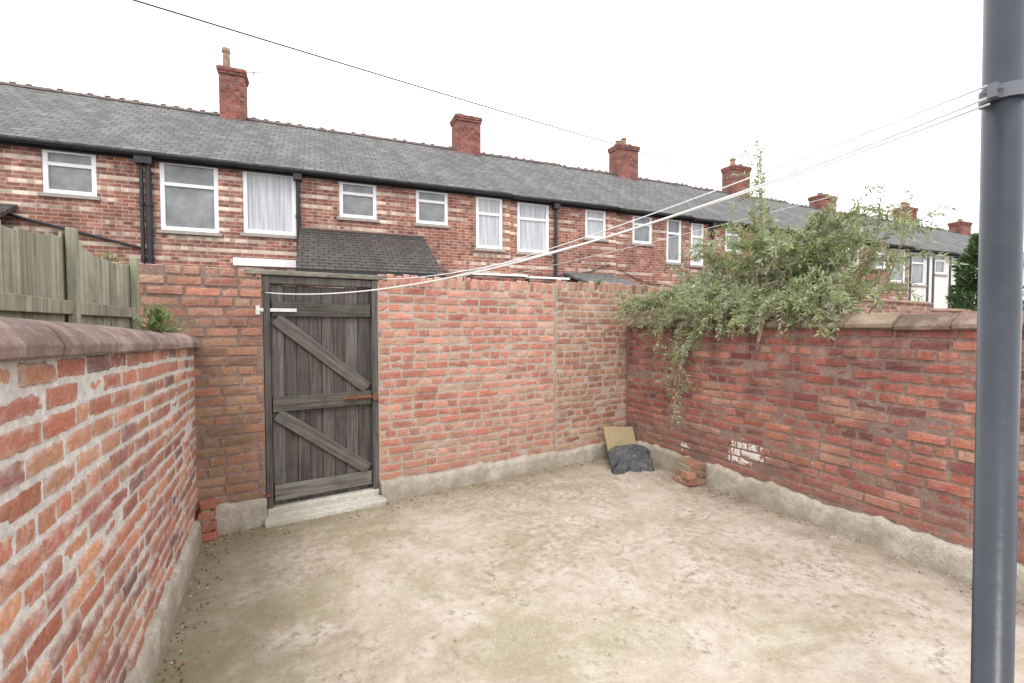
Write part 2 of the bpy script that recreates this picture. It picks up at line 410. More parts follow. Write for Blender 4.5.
while x < LL - 0.06:
    w = min(0.228 * R.uniform(0.96, 1.04), LL - x); dz = R.uniform(-0.004, 0.004); dy = R.uniform(-0.004, 0.004)
    pr = [(-0.035, 1.425), (-0.038, 1.455), (-0.025, 1.478)] + [(0.11 - 0.13 * math.cos(a), 1.478 + 0.05 * math.sin(a)) for a in [math.pi * i / 10 for i in range(1, 10)]] + [(0.25, 1.478), (0.27, 1.455), (0.27, 1.425)]
    pr = [(p[0] + dy, p[1] + dz) for p in pr]
    b.prof(pr, x + 0.004, x + w - 0.004, pick([(0.5, (0.27, 0.18, 0.15)), (0.5, (0.20, 0.135, 0.115))]), 0, jit=0.0015); x += w
b.box(0, LL, -0.025, 0.24, 1.42, 1.465, (0.3, 0.28, 0.26))
b.warp(tiltL); b.obj('coping', M_cope_l, lw, bevel=0.004)

# ---- right wall
rw = thing('brick_wall', 'dark red brick yard wall with terracotta saddle coping and concrete base', 'wall', (3.74, 4.44, 0), math.radians(-90), 'low side walls of the yard')
LR = 4.4
MC = (0.40, 0.30, 0.25)
b = MB(); b.box(-0.02, LR, 0.0075, 0.225, -0.1, 1.53)
bricks(b, 0, LR, 0.2, 1.53, lambda x, z: pick(PR), header_every=4, rand=0.004, zw=0.008, smear=.5, rag=.003)
b.obj('wall', [M_mortar_r, M_brick_r], rw)
plinth(rw, LR, 0.185, 0.045, 0.04)
b = MB(); x = 0.0
while x < LR - 0.05:
    w = min(0.305 * R.uniform(.96, 1.04), LR - x); dz = R.uniform(-0.008, 0.008); dy = R.uniform(-0.008, 0.008)
    pr = [(-0.035, 1.525), (-0.035, 1.555), (0.085, 1.63), (0.15, 1.63), (0.27, 1.555), (0.27, 1.525)]
    b.prof([(p[0] + dy, p[1] + dz) for p in pr], x + 0.004, x + w - 0.004, pick([(0.35, (0.27, 0.16, 0.11)), (0.3, (0.33, 0.235, 0.165)), (0.35, (0.18, 0.115, 0.09))]), 0, jit=0.003); x += w
b.box(0, LR, -0.02, 0.24, 1.52, 1.545, (0.2, 0.17, 0.14))
b.obj('coping', M_cope_r, rw, bevel=0.006)

# ---- back wall (with gate opening)
AB = math.atan(0.1)
bw = thing('gate_wall', 'tall pinkish red brick wall around a wooden gate', 'wall', (-0.9, 4.04, 0), AB)
G0, G1 = 0.79, 1.68; PX = 3.62; BL = 5.5
MC = (0.44, 0.36, 0.29)
b = MB()
b.box(-0.6, G0, 0.0075, 0.225, -0.1, 1.97)
bricks(b, -0.6, G0, 0.12, 1.98, lambda x, z: pick(PG if z < 1.45 else PBT), header_every=5, rand=0.004, smear=.5, rag=.003)
b.obj('wall', [M_mortar_r, M_brick_g], bw, label='mossy brown brick pier beside the gate')
b = MB()
MC = (0.60, 0.50, 0.43)
b.box(G1, PX, 0.0075, 0.225, -0.1, 1.975)
bricks(b, G1, PX, 0.16, 2.0, lambda x, z: pick(PB), header_every=3, rand=0.0025, top_rowlock=True, smear=.5, rag=.0024, zw=.006)
b.obj('wall', [M_mortar_b, M_brick_b], bw)
b = MB()
b.box(PX, BL, -0.02, 0.225, -0.1, 2.01)
bb = MB(); MC = (0.52, 0.44, 0.36); bricks(bb, PX, BL, 0.16, 2.04, lambda x, z: pick(PBR if x < 4.75 else PR), header_every=3, rand=0.003, top_rowlock=True, smear=.5, rag=.003)
b.add([(v[0], v[1] - 0.0275, v[2]) for v in bb.v], bb.f, (1, 1, 1), 1, cols=bb.c)
M_brick_b2 = mat_brick('brick_corner', 0.5, (0.56, 0.47, 0.39), 0.5, (0.25, 0.17, 0.11), hthr=0.5)
b.obj('wall', [M_mortar_b, M_brick_b2], bw, label='mossy orange brick corner pier')
plinth(bw, 4.66, 0.16, 0.04, 0.06, G1)
plinth(bw, G0, 0.18, 0.04, 0.05, 0.36)
b = MB(); b.box(G0 - 0.12, G1 + 0.08, -0.012, 0.22, 1.94, 1.98, jit=0.004); b.obj('lintel', mat_simple('old_lintel', (0.2, 0.18, 0.15), .4, 10), bw, bevel=0.006)
b = MB(); b.box(G0 + 0.003, G1 - 0.003, -0.02, 0.2, -0.05, 0.105, jit=0.001); b.box(G0 - .02, G1 + 0.02, -0.13, -0.024, -0.05, 0.05, jit=0.014)
b.obj('doorstep', mat_brick('step_concrete', 0.5, (0.74, 0.72, 0.66), 0.6, (0.38, 0.35, 0.27), base=(0.6, 0.57, 0.5)), bw, bevel=0.012)

# ---- gate
gt = thing('wooden_gate', 'dark weathered ledged and braced plank gate with rusty latch', 'gate', (-0.9 + G0 * math.cos(AB), 4.04 + G0 * math.sin(AB), 0), AB)
GW = G1 - G0
b = MB(); w = 0.10; x = 0.055
while x < GW - 0.06:
    x2 = min(x + w * R.uniform(.85, 1.1), GW - 0.052); k = R.uniform(0.7, 1.35)
    b.box(x + 0.0015, x2 - 0.0015, 0.045 + R.uniform(0, .006), 0.07, 0.11, 1.872 + R.uniform(-.01, .002), (k, k, k * 0.98), jit=0.001)
    x = x2
b.box(.055, GW - .055, .0705, .078, .112, 1.86, (.5, .5, .5))
b.obj('gate_panel', M_gate, gt, bevel=0.003)
b = MB()
b.box(0.004, 0.05, -0.001, 0.10, 0.106, 1.935, (0.9, .9, .9)); b.box(GW - 0.05, GW - .004, -0.001, 0.10, 0.106, 1.935, (1.2, 1.2, 1.17)); b.box(0.05, GW - 0.05, 0.01, 0.10, 1.875, 1.935, (1, 1, 1))
b.obj('frame', M_gate, gt, bevel=0.004)
for (za, zb, k) in ((0.15, 0.27, 1.6), (0.86, 0.975, 0.9), (1.62, 1.73, 0.7)):
    b = MB(); b.box(0.06, GW - 0.06, 0.018, 0.043, za, zb, (k, k * 1.02, k * .95), jit=0.004); b.obj('ledge', M_gateh, gt, bevel=0.004)
for (z0, z1) in ((1.60, 1.0), (0.84, 0.29)):
    x0, x1 = 0.09, GW - 0.09; a = math.atan2(z1 - z0, x1 - x0); L = math.hypot(z1 - z0, x1 - x0)
    M = Matrix.Translation(((x0 + x1) / 2, 0.0305, (z0 + z1) / 2)) @ Matrix.Rotation(-a, 4, 'Y')
    b = MB(); b.box(-L / 2, L / 2, -0.011, 0.011, -0.05, 0.05, (1.1, 1.1, 1.07)); o = b.obj('brace', M_gateh, gt, bevel=0.004); o.matrix_local = M
b = MB(); b.box(-0.04, 0.24, 0.004, 0.012, 1.655, 1.682, jit=0.001); b.box(-0.05, -0.02, -0.008, 0.012, 1.63, 1.70); b.obj('hinge', M_hinge, gt, bevel=0.002)
b = MB(); b.box(-0.02, 0.05, -0.010, -0.003, 0.2, 0.225); b.obj('hinge', M_rust, gt, bevel=0.002)
b = MB(); b.box(GW - 0.28, GW - 0.06, 0.006, 0.018, 0.905, 0.945); b.tube([(GW - 0.3, -.002, 0.925), (GW - 0.02, -.002, 0.925)], 0.008, 8)
b.tube([(GW - 0.2, 0.0, 0.925), (GW - 0.2, -0.035, 0.915)], 0.006, 6); b.box(GW - 0.05, GW - 0.01, -0.014, -0.003, 0.89, 0.955)
b.obj('latch', M_rust, gt, bevel=0.002)

# ---- brick stub + loose pile
def brickpile(name, label, cat, loc, rz, rows, pal, mat):
    e = MB()
    for (x, y, z, l) in rows:
        jx, jy = R.uniform(-.012, .012), R.uniform(-.012, .012)
        e.box(x + jx + .004, x + l + jx - .004, y + jy, y + 0.105 + jy, z, z + 0.064, pick(pal), 0, jit=0.009)
    x1 = max(r[0] + r[3] for r in rows) - .012; y1 = max(r[1] for r in rows) + .095; z1 = max(r[2] for r in rows) + .05
    e.box(0.016, x1 - .02, 0.016, y1 - .016, 0, z1, (0.3, 0.27, 0.2), 0)
    o = e.obj(name, mat, bevel=0.01); o.location = loc; o.rotation_euler = (0, 0, rz); return tag(o, label, cat)
M_pile = mat_brick('pile_brick', 0.5, (0.42, 0.37, 0.3), 0.6, (0.15, 0.10, 0.07), hthr=.47, drips=(0, .2, .6, (.2, .19, .09)))
brickpile('brick_stack', 'broken stack of mossy old bricks beside the gate pier', 'bricks', (-0.54, 3.93, 0), 0.05,
          [(0, 0, -0.01, .11), (0.0, 0, .07, .11), (0, 0.0, .145, .11), (0.0, 0, .22, .1)], [(1, (0.40, 0.13, 0.085))], M_pile)
brickpile('brick_stack', 'small pile of mossy bricks against the wall base', 'bricks', (3.47, 3.22, 0), -0.06,
          [(0, 0, 0, .22), (0, .115, 0, .22), (0.0, 0.0, .075, .11), (0.115, 0.0, .075, .11), (0.0, .115, .075, .22), (0.03, 0.0, .15, .19), (0.06, .11, .15, .16)], [(0.5, (0.36, 0.17, 0.12)), (0.5, (0.24, 0.14, 0.10))], M_pile)

# ---- yellow board, dark felt
b = MB(); b.box(-0.22, 0.20, -0.02, 0.02, 0, 0.42, jit=0.01)
o = b.obj('foam_board', M_foam, bevel=0.012); o.location = (3.47, 4.12, -0.01); o.rotation_euler = (math.radians(-26), 0.1, 0.0)
tag(o, 'dirty yellow board leaning in the wall corner', 'board')
b = MB()
NU, NV = 14, 10
def slab(u, v):
    px = -0.23 + 0.46 * u; pz = 0.32 * v
    pz *= 1 - 0.35 * max(0, 0.25 - u) * 3 - .3 * max(0, u - .7) * 2.4
    return (px + .03 * noise.noise(Vector((v * 3, 1, 2))), 0.05 * math.sin(u * 5) * v + 0.07 * noise.noise(Vector((u * 4, v * 4, 4))) + .10 * v, pz)
vs = []
for side in (0, 1):
    for j in range(NV + 1):
        for i in range(NU + 1):
            p = slab(i / NU, j / NV); vs.append((p[0], p[1] + side * .035, p[2]))
W_ = NU + 1; S_ = W_ * (NV + 1); fs = []
for j in range(NV):
    for i in range(NU):
        q = j * W_ + i; fs.append((q, q + 1, q + W_ + 1, q + W_)); fs.append((S_ + q, S_ + q + W_, S_ + q + W_ + 1, S_ + q + 1))
for i in range(NU): q = NV * W_ + i; fs.append((q, q + 1, S_ + q + 1, S_ + q)); fs.append((i, S_ + i, S_ + i + 1, i + 1))
for j in range(NV): q = j * W_; fs.append((q, q + W_, S_ + q + W_, S_ + q)); q += NU; fs.append((q, S_ + q, S_ + q + W_, q + W_))
b.add(vs, fs); o = b.obj('roofing_felt_sheet', M_sack); o.location = (3.32, 3.80, 0.0); o.rotation_euler = (math.radians(-26), 0, -0.25)
tag(o, 'dark grey speckled folded felt sheet leaning in the corner', 'sheet')

# ---- floor litter
b = MB()
for i in range(1100):
    t = R.random()
    if t < 0.38: x = R.uniform(-.5, 3.7); y = 4.1 + x * 0.1 - abs(R.gauss(0, 0.12)) - .05
    elif t < 0.66: x = 3.68 - abs(R.gauss(0, 0.12)); y = R.uniform(0.8, 4.3)
    elif t < 0.82: x = -0.5 + abs(R.gauss(0, 0.08)); y = R.uniform(1.5, 4.0)
    else: x = R.uniform(-.4, 3.6); y = R.uniform(0.8, 4.2)
    r = R.uniform(0.003, 0.010) * (1.0 if t < .82 else .6)
    k = R.choice(((0.12, 0.08, 0.05), (0.2, 0.16, 0.1), (0.45, 0.42, 0.38), (0.3, 0.12, 0.08), (0.09, 0.08, 0.06)))
    vs = [(x + r * R.uniform(.6, 1.2) * math.cos(a), y + r * R.uniform(.6, 1.2) * math.sin(a), 0.004) for a in (0, 1.3, 2.6, 3.9, 5.1)] + [(x, y, 0.006 + r * R.uniform(.4, .9))]
    b.add(vs, [(0, 1, 5), (1, 2, 5), (2, 3, 5), (3, 4, 5), (4, 0, 5)], k)
n = NB('litter'); M_lit = n.fin(n.attr('bc'), 0.9)
o = b.obj('floor_litter', M_lit); o['kind'] = 'stuff'; tag(o, 'grit, leaf scraps and brick crumbs along wall bases', 'litter')

# ---- fence
fe = thing('wooden_fence', 'weathered greenish grey board fence behind the low wall', 'fence', (-0.87, 0.6, 0), math.radians(90))
b = MB(); x = 0
while x < 3.26:
    k = R.uniform(0.75, 1.25); ph = (x % 1.12) / 1.12
    top = 1.97 - 0.06 * math.sin(math.pi * ph) + R.uniform(-.008, .008)
    b.box(x + 0.002, min(x + 0.128, 3.3), R.uniform(0.0, 0.006), 0.018, 0, top, (k, k, k * R.uniform(.9, 1)), jit=0.003); x += 0.13
b.obj('fence_boards', M_fence, fe, bevel=0.002)
for px in (0.0, 1.12, 2.24, 3.28):
    b = MB(); b.box(px - 0.03, px + 0.03, -0.04, -0.004, 0, 1.99, (1, 1, .95), jit=0.003); b.obj('fence_post', M_fence, fe, bevel=0.005)
b = MB(); b.box(0, 3.3, -0.03, -0.004, 1.60, 1.66, (0.9, .9, .85), jit=0.003); b.obj('fence_rail', M_fence, fe, bevel=0.004)

# ---- far yard walls
def farwall(name, loc, L, H, label):
    b = MB(); b.box(0, L, 0, 0.22, -0.1, H); t = thing(name, label, 'wall', loc, AB if 'neigh' in name else -math.atan(.07)); b.obj('wall', M_wallfar, t)
    b = MB(); x = 0
    while x < L: b.prof([(-.03, H), (-.03, H + .03), (.11, H + .08), (.25, H + .03), (.25, H)], x + .003, x + .3, (0.3, .17, .12)); x += .303
    b.obj('coping', M_cope_r, t)
farwall('neighbouring_wall', (-0.9 + 5.5 * math.cos(AB) + .01, 4.04 + 5.5 * math.sin(AB), 0), 9, 2.02, 'red brick wall of the neighbouring yards')
farwall('alley_wall', (-8, 8.3, 0), 34, 1.95, 'long brick wall along the alley with coping')

# ------------------------------------------------------------ terraced houses
AF = -math.atan(0.07)
D = 3.5
def window(parent, cx, w, z0, z1, curtain=False, sash='top', sill=M_sill):
    e = bpy.data.objects.new('window', None); COL.objects.link(e); e.parent = parent; e.location = (cx, 0.0, z0)
    h = z1 - z0; fw = 0.085
    b = MB()
    y0, y1 = 0.02, 0.09
    b.box(-w / 2, -w / 2 + fw, y0, y1, 0, h); b.box(w / 2 - fw, w / 2, y0, y1, 0, h)
    b.box(-w / 2 + fw, w / 2 - fw, y0, y1, 0, fw); b.box(-w / 2 + fw, w / 2 - fw, y0, y1, h - fw, h)
    if sash == 'top': t = h * 0.66; b.box(-w / 2 + fw, w / 2 - fw, y0 + .004, y1, t - .035, t + .035)
    if sash == 'mid': t = h * 0.52; b.box(-w / 2 + fw, w / 2 - fw, y0 + .004, y1, t - .03, t + .03)
    b.obj('frame', M_white, e, bevel=0.006)
    b = MB(); b.box(-w / 2 + fw * .5, w / 2 - fw * .5, 0.065, 0.075, fw * .5, h - fw * .5); b.obj('pane', M_net if curtain else M_glass, e)
    b = MB(); b.box(-w / 2 - 0.06, w / 2 + 0.06, -0.05, 0.018, -0.075, -0.002); b.obj('sill', sill, e, bevel=0.006)
    return e

def house(x0, x1, wins, facade, label, drop=0.0, chim=None, pots=(), pipes=(), ze=5.2, zr=7.42, crest=.03):
    W = (x1 - x0) / math.cos(AF)
    t = thing('terraced_house', label, 'house', (x0, 12.0 - 0.07 * x0, -drop), AF, 'terraced houses in the row')
    b = MB()
    ops = [(c - w / 2, c + w / 2, z0, z1) for (c, w, z0, z1, *_r) in wins]
    xs = sorted({0, W, *[o[0] for o in ops], *[o[1] for o in ops]}); zs = sorted({-0.5, ze, *[o[2] for o in ops], *[o[3] for o in ops]})
    for i in range(len(xs) - 1):
        for j in range(len(zs) - 1):
            cx = (xs[i] + xs[i + 1]) / 2; cz = (zs[j] + zs[j + 1]) / 2
            if any(o[0] < cx < o[1] and o[2] < cz < o[3] for o in ops): continue
            b.add([(xs[i], 0, zs[j]), (xs[i + 1], 0, zs[j]), (xs[i + 1], 0, zs[j + 1]), (xs[i], 0, zs[j + 1])], [(0, 1, 2, 3)])
    for (a, c, z0, z1) in ops:
        b.add([(a, 0, z0), (c, 0, z0), (c, 0, z1), (a, 0, z1), (a, .12, z0), (c, .12, z0), (c, .12, z1), (a, .12, z1)], [(0, 4, 5, 1), (1, 5, 6, 2), (2, 6, 7, 3), (3, 7, 4, 0)])
    e = 0.004
    b.add([(e, 0, -.5), (e, 2 * D, -.5), (e, 2 * D, ze), (e, D, zr - .08), (e, 0, ze)], [(0, 1, 2, 3, 4)])
    b.add([(W - e, 0, -.5), (W - e, 2 * D, -.5), (W - e, 2 * D, ze), (W - e, D, zr - .08), (W - e, 0, ze)], [(4, 3, 2, 1, 0)])
    b.add([(0, 2 * D, -.5), (W, 2 * D, -.5), (W, 2 * D, ze), (0, 2 * D, ze)], [(0, 1, 2, 3)])
    b.obj('wall', facade, t)
    b = MB(); sl = (zr - ze) / D; ov = 0.16
    b.prof([(-ov, ze - ov * sl), (D, zr), (2 * D + ov, ze - ov * sl), (2 * D + ov, ze - ov * sl - .07), (D, zr - .08), (-ov, ze - ov * sl - .07)], 0, W)
    b.obj('roof', M_slate, t)
    b = MB(); x = 0.0
    while x < W - 0.05:
        w = min(.3, W - x); q = R.uniform(-.008, .008)
        b.prof([(D - .12, zr - .05), (D - .02, zr + .045 + q), (D + .02, zr + .045 + q), (D + .12, zr - .05)], x + .005, x + w - .005)
        if R.random() < .8: b.prof([(D - .015, zr + .04), (D - .015, zr + .05 + crest), (D + .015, zr + .05 + crest), (D + .015, zr + .04)], x + w * .3, x + w * .7)
        x += w
    b.obj('ridge_tiles', M_ridge, t)
    b = MB(); b.prof([(-.13, ze - .11), (-.02, ze - .11), (-.002, ze - .03), (-.002, ze - .25), (-.03, ze - .25), (-.03, ze - .2), (-.13, ze - .19)][::-1], 0, W)
    gy, gz = -0.19, ze - 0.16
    b.prof([(gy + .06 * math.cos(a), gz + .06 * math.sin(a)) for a in [math.pi + math.pi * i / 8 for i in range(9)]], 0, W)
    b.obj('gutter', M_black, t)
    for px, r in pipes:
        b = MB(); b.tube([(px, -0.09, 0), (px, -0.09, ze - .5), (px, -.15, ze - .2)], r, 10)
        b.box(px - .09, px + .09, -.2, -.02, ze - .36, ze - .18)
        for zz in (2.9, 4.0): b.tube([(px, -.09, zz), (px, -.09, zz + .06)], r * 1.35, 10)
        b.obj('drainpipe', M_black, t)
    if chim:
        cx, w, top = chim
        e = bpy.data.objects.new('chimney', None); COL.objects.link(e); e.parent = t; e.location = (cx, D, zr)
        hh = top - zr
        b = MB(); b.box(-w / 2, w / 2, -.30, .30, -.7, hh - .2); b.box(-w / 2 - .03, w / 2 + .03, -.33, .33, hh - .2, hh - .12)
        b.box(-w / 2 - .05, w / 2 + .05, -.35, .35, hh - .12, hh - .03); b.box(-w / 2 - .02, w / 2 + .02, -.32, .32, hh - .03, hh)
        b.obj('chimney_stack', M_chim, e, bevel=0.01)
        for (px, ph, r) in pots:
            b = MB(); b.tube([(px, 0, hh - .02), (px, 0, hh + ph * .1), (px, 0, hh + ph * .15), (px, 0, hh + ph * .8), (px, 0, hh + ph * .82), (px, 0, hh + ph)], [r * 1.15, r * 1.15, r, r * .85, r * 1.1, r], 12)
            b.obj('chimney_pot', M_pot, e, smooth=False)
    for w in wins:
        window(t, w[0], w[1], w[2], w[3], *(w[4:]))
    return t

SM = lambda c, cur=False, w=.84: (c, w, 4.12, 5.0, cur, 'top')
TL = lambda c, cur=False, w=1.0, z0=3.6: (c, w, z0, 5.0, cur, 'top')
LB1 = 'two-storey striped brick terraced house with slate roof'
house(-11.0, -7.65, [SM(1.1)], M_fac, LB1, 0, (0.0 + .3, .9, 8.6), [(0, .4, .11)])
house(-7.65, -4.3, [TL(.7), SM(2.3)], M_fac, LB1, 0)
h1 = house(-4.3, -0.95, [SM(.64), (2.63, 1.06, 3.55, 5.02, False, 'top')], M_fac, 'striped brick terraced house with black drainpipe and aerial', 0,
      (3.0, .62, 8.66), [(-.16, .62, .10), (.16, .06, .10)], [(1.94, .055), (1.82, .035)])
h2 = house(-0.95, 2.4, [(0.80, 1.07, 3.6, 5.02, True, 'none'), SM(2.70, False, .86)], M_fac, 'striped brick terraced house with dark tiled lean-to', 0, pipes=[(1.38, .045)])
h3 = house(2.4, 5.68, [SM(1.14, False, .83), TL(2.69, True, .76)], M_fac2, LB1, 0.0, (3.1, .85, 8.48), [(-.2, .12, .12), (.2, .1, .12)], [])
h4 = house(5.68, 9.1, [TL(.7, True, .98), SM(2.72, True, .72)], M_fac2, 'red brick terraced house with black drainpipe', 0.03, None, (), [(1.35, .05)])
h5 = house(9.1, 11.9, [SM(.97, False, .74), TL(2.2, False, .6)], M_fac2, LB1, 0.06, (2.75, .95, 8.5), [(-.25, .2, .12), (.2, .12, .12), (0, .35, .1)])
house(11.9, 15.0, [TL(.35, True, .55), SM(1.9, False, .7)], M_fac2, LB1, 0.1, None, (), [(.9, .05)])
house(15.0, 17.9, [SM(1.0), TL(2.2)], M_fac2, LB1, 0.15, (2.7, 1.0, 8.55), [(-.2, .35, .12), (.2, .15, .12)])
house(17.9, 20.8, [TL(.7), SM(2.1)], M_fac2, LB1, 0.2)
house(20.8, 23.6, [SM(.9), TL(2.1)], M_fac2, LB1, 0.28, (2.5, 1.1, 8.0), [(-.2, .15, .12), (.2, .15, .12)])
hr1 = house(23.6, 26.8, [TL(.7), SM(2.3)], M_render, 'white rendered house in the brick terrace', 0.35)
hr2 = house(26.8, 30.2, [(1.0, 1.0, 3.6, 4.9, False, 'mid'), (2.6, .5, 3.4, 4.9, False, 'mid')], M_render, 'white rendered house with dark trim in the terrace', 0.42, (3.0, 1.0, 8.2), [(-.2, .3, .12), (.2, .3, .12)])
house(30.2, 33.4, [SM(1.0), TL(2.3)], M_render, 'white rendered house in the brick terrace', 0.5)
house(33.4, 37.0, [SM(1.0), TL(2.3)], M_fac2, LB1, 0.55, (1.6, 1.0, 8.0), [(0, .2, .12)])

def addpart(t, name, b, mat, **k): return b.obj(name, mat, t, **k)
for hh, xs in ((hr1, (0.1, 1.35, 1.75, 3.0)), (hr2, (0.35, 1.65, 2.1, 3.2))):
    for xx in xs:
        b = MB(); b.box(xx - .06, xx + .06, -.03, -.003, 2.2, 4.92); addpart(hh, 'timber_strip', b, M_black)
b = MB(); b.box(1.40, 4.05, -2.0, -0.002, -.3, 2.62); addpart(h2, 'lean_to_wall', b, M_fac)
b = MB()
for i in range(15):
    y0 = -2.25 + 2.24 * i / 15; y1 = -2.25 + 2.24 * (i + 1) / 15; z0 = 2.62 + 1.2 * i / 15; z1 = 2.62 + 1.2 * (i + 1) / 15
    b.prof([(y0, z0), (y1 + .02, z1 - .015), (y1 + .02, z1 - .06), (y0, z0 - .045)][::-1], 1.40 + R.uniform(-.006, .006), 4.25 + R.uniform(-.006, .006))
addpart(h2, 'lean_to_roof', b, M_tile)
b = MB(); b.box(1.40, 4.25, -2.31, -2.262, 2.5, 2.59); addpart(h2, 'lean_to_gutter', b, M_black)
b = MB(); b.box(0.2, 1.33, -0.6, -0.003, -.3, 2.8); b.box(0.15, 1.34, -0.66, -.003, 2.801, 2.96, mi=1); addpart(h2, 'porch', b, [M_fac, M_white])
b = MB(); b.box(1.85, 3.2, -1.2, -0.003, -.3, 2.75); b.box(1.8, 3.25, -1.26, -.003, 2.751, 2.80, mi=1); addpart(h3, 'rear_extension', b, [M_fac2, M_white])
b = MB(); b.box(0.05, 1.1, -1.2, -0.003, -.3, 2.75); b.box(0.0, 1.15, -1.26, -.003, 2.751, 2.80, mi=1); addpart(h4, 'rear_extension', b, [M_fac2, M_white])
b = MB(); b.box(1.7, 3.2, -1.6, -0.003, -.3, 2.6); b.prof([(-1.75, 2.6), (-.01, 3.1), (-.01, 3.03), (-1.75, 2.53)][::-1], 1.65, 3.25, mi=1); addpart(h4, 'rear_extension', b, [M_fac2, M_slate])
b = MB(); b.tube([(-0.3, -.06, 3.65), (1.85, -.06, 3.12)], .03, 8); addpart(h1, 'waste_pipe', b, M_black)
b = MB(); b.prof([(-1.0, 3.35), (-.01, 3.85), (-.01, 3.77), (-1.0, 3.27)][::-1], -2.2, -.15); b.box(-2.1, -.25, -.85, -.003, 0, 3.32, mi=1); addpart(h1, 'side_lean_to', b, [M_tile, M_fac])
b = MB(); b.tube([(3.5, 3.5, 7.4), (3.52, 3.5, 8.8)], .012, 6); b.tube([(3.3, 3.5, 8.72), (3.75, 3.4, 8.77)], .009, 5)
for i in range(5): xx = 3.34 + i * .08; b.tube([(xx, 3.35, 8.73), (xx, 3.62, 8.73)], .005, 4)
addpart(h1, 'tv_aerial', b, M_cable)
def swag(p, q, sag, n=14): return [Vector(p).lerp(Vector(q), i / n) - Vector((0, 0, sag * 4 * (i / n) * (1 - i / n))) for i in range(n + 1)]
for (hh, p, q, s) in ((h4, (0.2, -.03, 3.1), (3.2, -.03, 3.4), .25), (h3, (0.1, -.03, 3.3), (2.3, -.03, 3.0), .2), (h5, (0.1, -.03, 3.3), (2.6, -.03, 3.0), .25)):
    b = MB(); b.tube(swag(p, q, s), .012, 5); addpart(hh, 'cable', b, M_cable)

# ------------------------------------------------------------ drainpipe on own side
PP = Vector((1.925, 0.608, 0))
pt = thing('soil_pipe', 'large dark grey painted vertical soil pipe with clamp', 'pipe', PP)
def lean(z): return (-.016 * .8965 * (z - 1.0), .016 * .443 * (z - 1.0), z)
b = MB(); b.tube([lean(0), lean(3.6)], 0.0465, 40); b.obj('pipe', M_pipe, pt, smooth=True)
b = MB(); b.tube([lean(2.20), lean(2.2005), lean(2.24), lean(2.2405)], [.048, .053, .053, .048], 40)
cx_, cy_, _ = lean(2.22)
b.box(cx_ - .078, cx_ - .05, cy_ - .010, cy_ + .010, 2.20, 2.24); b.tube([(cx_ - .066, cy_ - .022, 2.22), (cx_ - .066, cy_ + .022, 2.22)], .005, 8)
b.obj('clamp', M_clamp, pt, smooth=False)

def line(name, p, q, sag, r, mat, label, cat='washing line', n=30):
    b = MB(); p = Vector(p); q = Vector(q)
    b.tube([v - p for v in swag(p, q, sag, n)], r, 6)
    o = b.obj(name, mat, smooth=True); o.location = p; tag(o, label, cat); return o
LB = 'thin white washing line tied to the grey pipe'
A = PP + Vector((cx_ - .055, cy_ + 0.01, 2.21))
for o in (line('washing_line', A, (-0.10, 4.09, 1.80), .19, .0040, M_line, LB),
          line('washing_line', A + Vector((0, 0, -.02)), (.82, 4.19, 1.95), .12, .0032, M_line, LB),
          line('washing_line', A + Vector((0, 0, .035)), (1.5, 4.26, 2.02), .05, .0030, M_line, LB)):
    o['group'] = 'washing lines across the yard'
b = MB(); b.tube([(0, 0, 0), (0.0, -.035, 0), (0.0, -.05, .02)], .004, 6); o = b.obj('wall_hook', M_rust); o.location = (-.10, 4.12, 1.80); tag(o, 'small rusty hook holding the washing line', 'hook')
line('washing_line', (5.2, 0.2, 3.0), (3.3, 6.5, 2.35), .05, .0025, M_line, 'thin line over the neighbouring yard')
d = (Vector((17.4, 14.5, 8.1)) - Vector((-1.0, 8.66, 6.26)))
line('overhead_cable', Vector((-1.0, 8.66, 6.26)) - d * 0.35, (17.4, 14.5, 8.1), .1, .012, M_cable, 'black overhead telephone cable crossing above the alley', 'cable', 50)

# ------------------------------------------------------------ plants
def leaf(b, p, d, L, w, col, up):
    d = d.normalized(); s = d.cross(up)
    if s.length < 1e-3: s = Vector((1, 0, 0))
    s.normalize(); nrm = s.cross(d)
    m = p + d * L * .45 + nrm * L * .06; t = p + d * L - nrm * L * .12
    vs = [p, m + s * w - nrm * w * .3, t, m - s * w - nrm * w * .3, m]
    b.add([tuple(v) for v in vs], [(0, 1, 4), (1, 2, 4), (2, 3, 4), (3, 0, 4)], col)
def bez(a, m, c, t): return a * (1 - t) ** 2 + m * 2 * t * (1 - t) + c * t * t
LCOL = [(0.25, 0.32, 0.14), (0.31, 0.39, 0.20), (0.20, 0.26, 0.10), (0.42, 0.47, 0.31), (0.46, 0.50, 0.38), (0.36, 0.40, 0.17)]
bush = thing('buddleia_bush', 'sprawling grey-green buddleia bush growing over the brick wall', 'bush', (4.15, 2.8, 0))
O = Vector((4.15, 2.8, 0)); sb = MB(); fb = MB()
HP = [(1.5, 1.9), (1.7, 2.15), (1.95, 2.5), (2.2, 2.42), (2.6, 2.38), (2.95, 2.6), (3.3, 2.6), (3.8, 2.35), (4.2, 2.02), (4.7, 1.85)]
def Hy(y):
    for (a, b_) in zip(HP, HP[1:]):
        if a[0] <= y <= b_[0]: return a[1] + (b_[1] - a[1]) * (y - a[0]) / (b_[0] - a[0])
    return 1.85
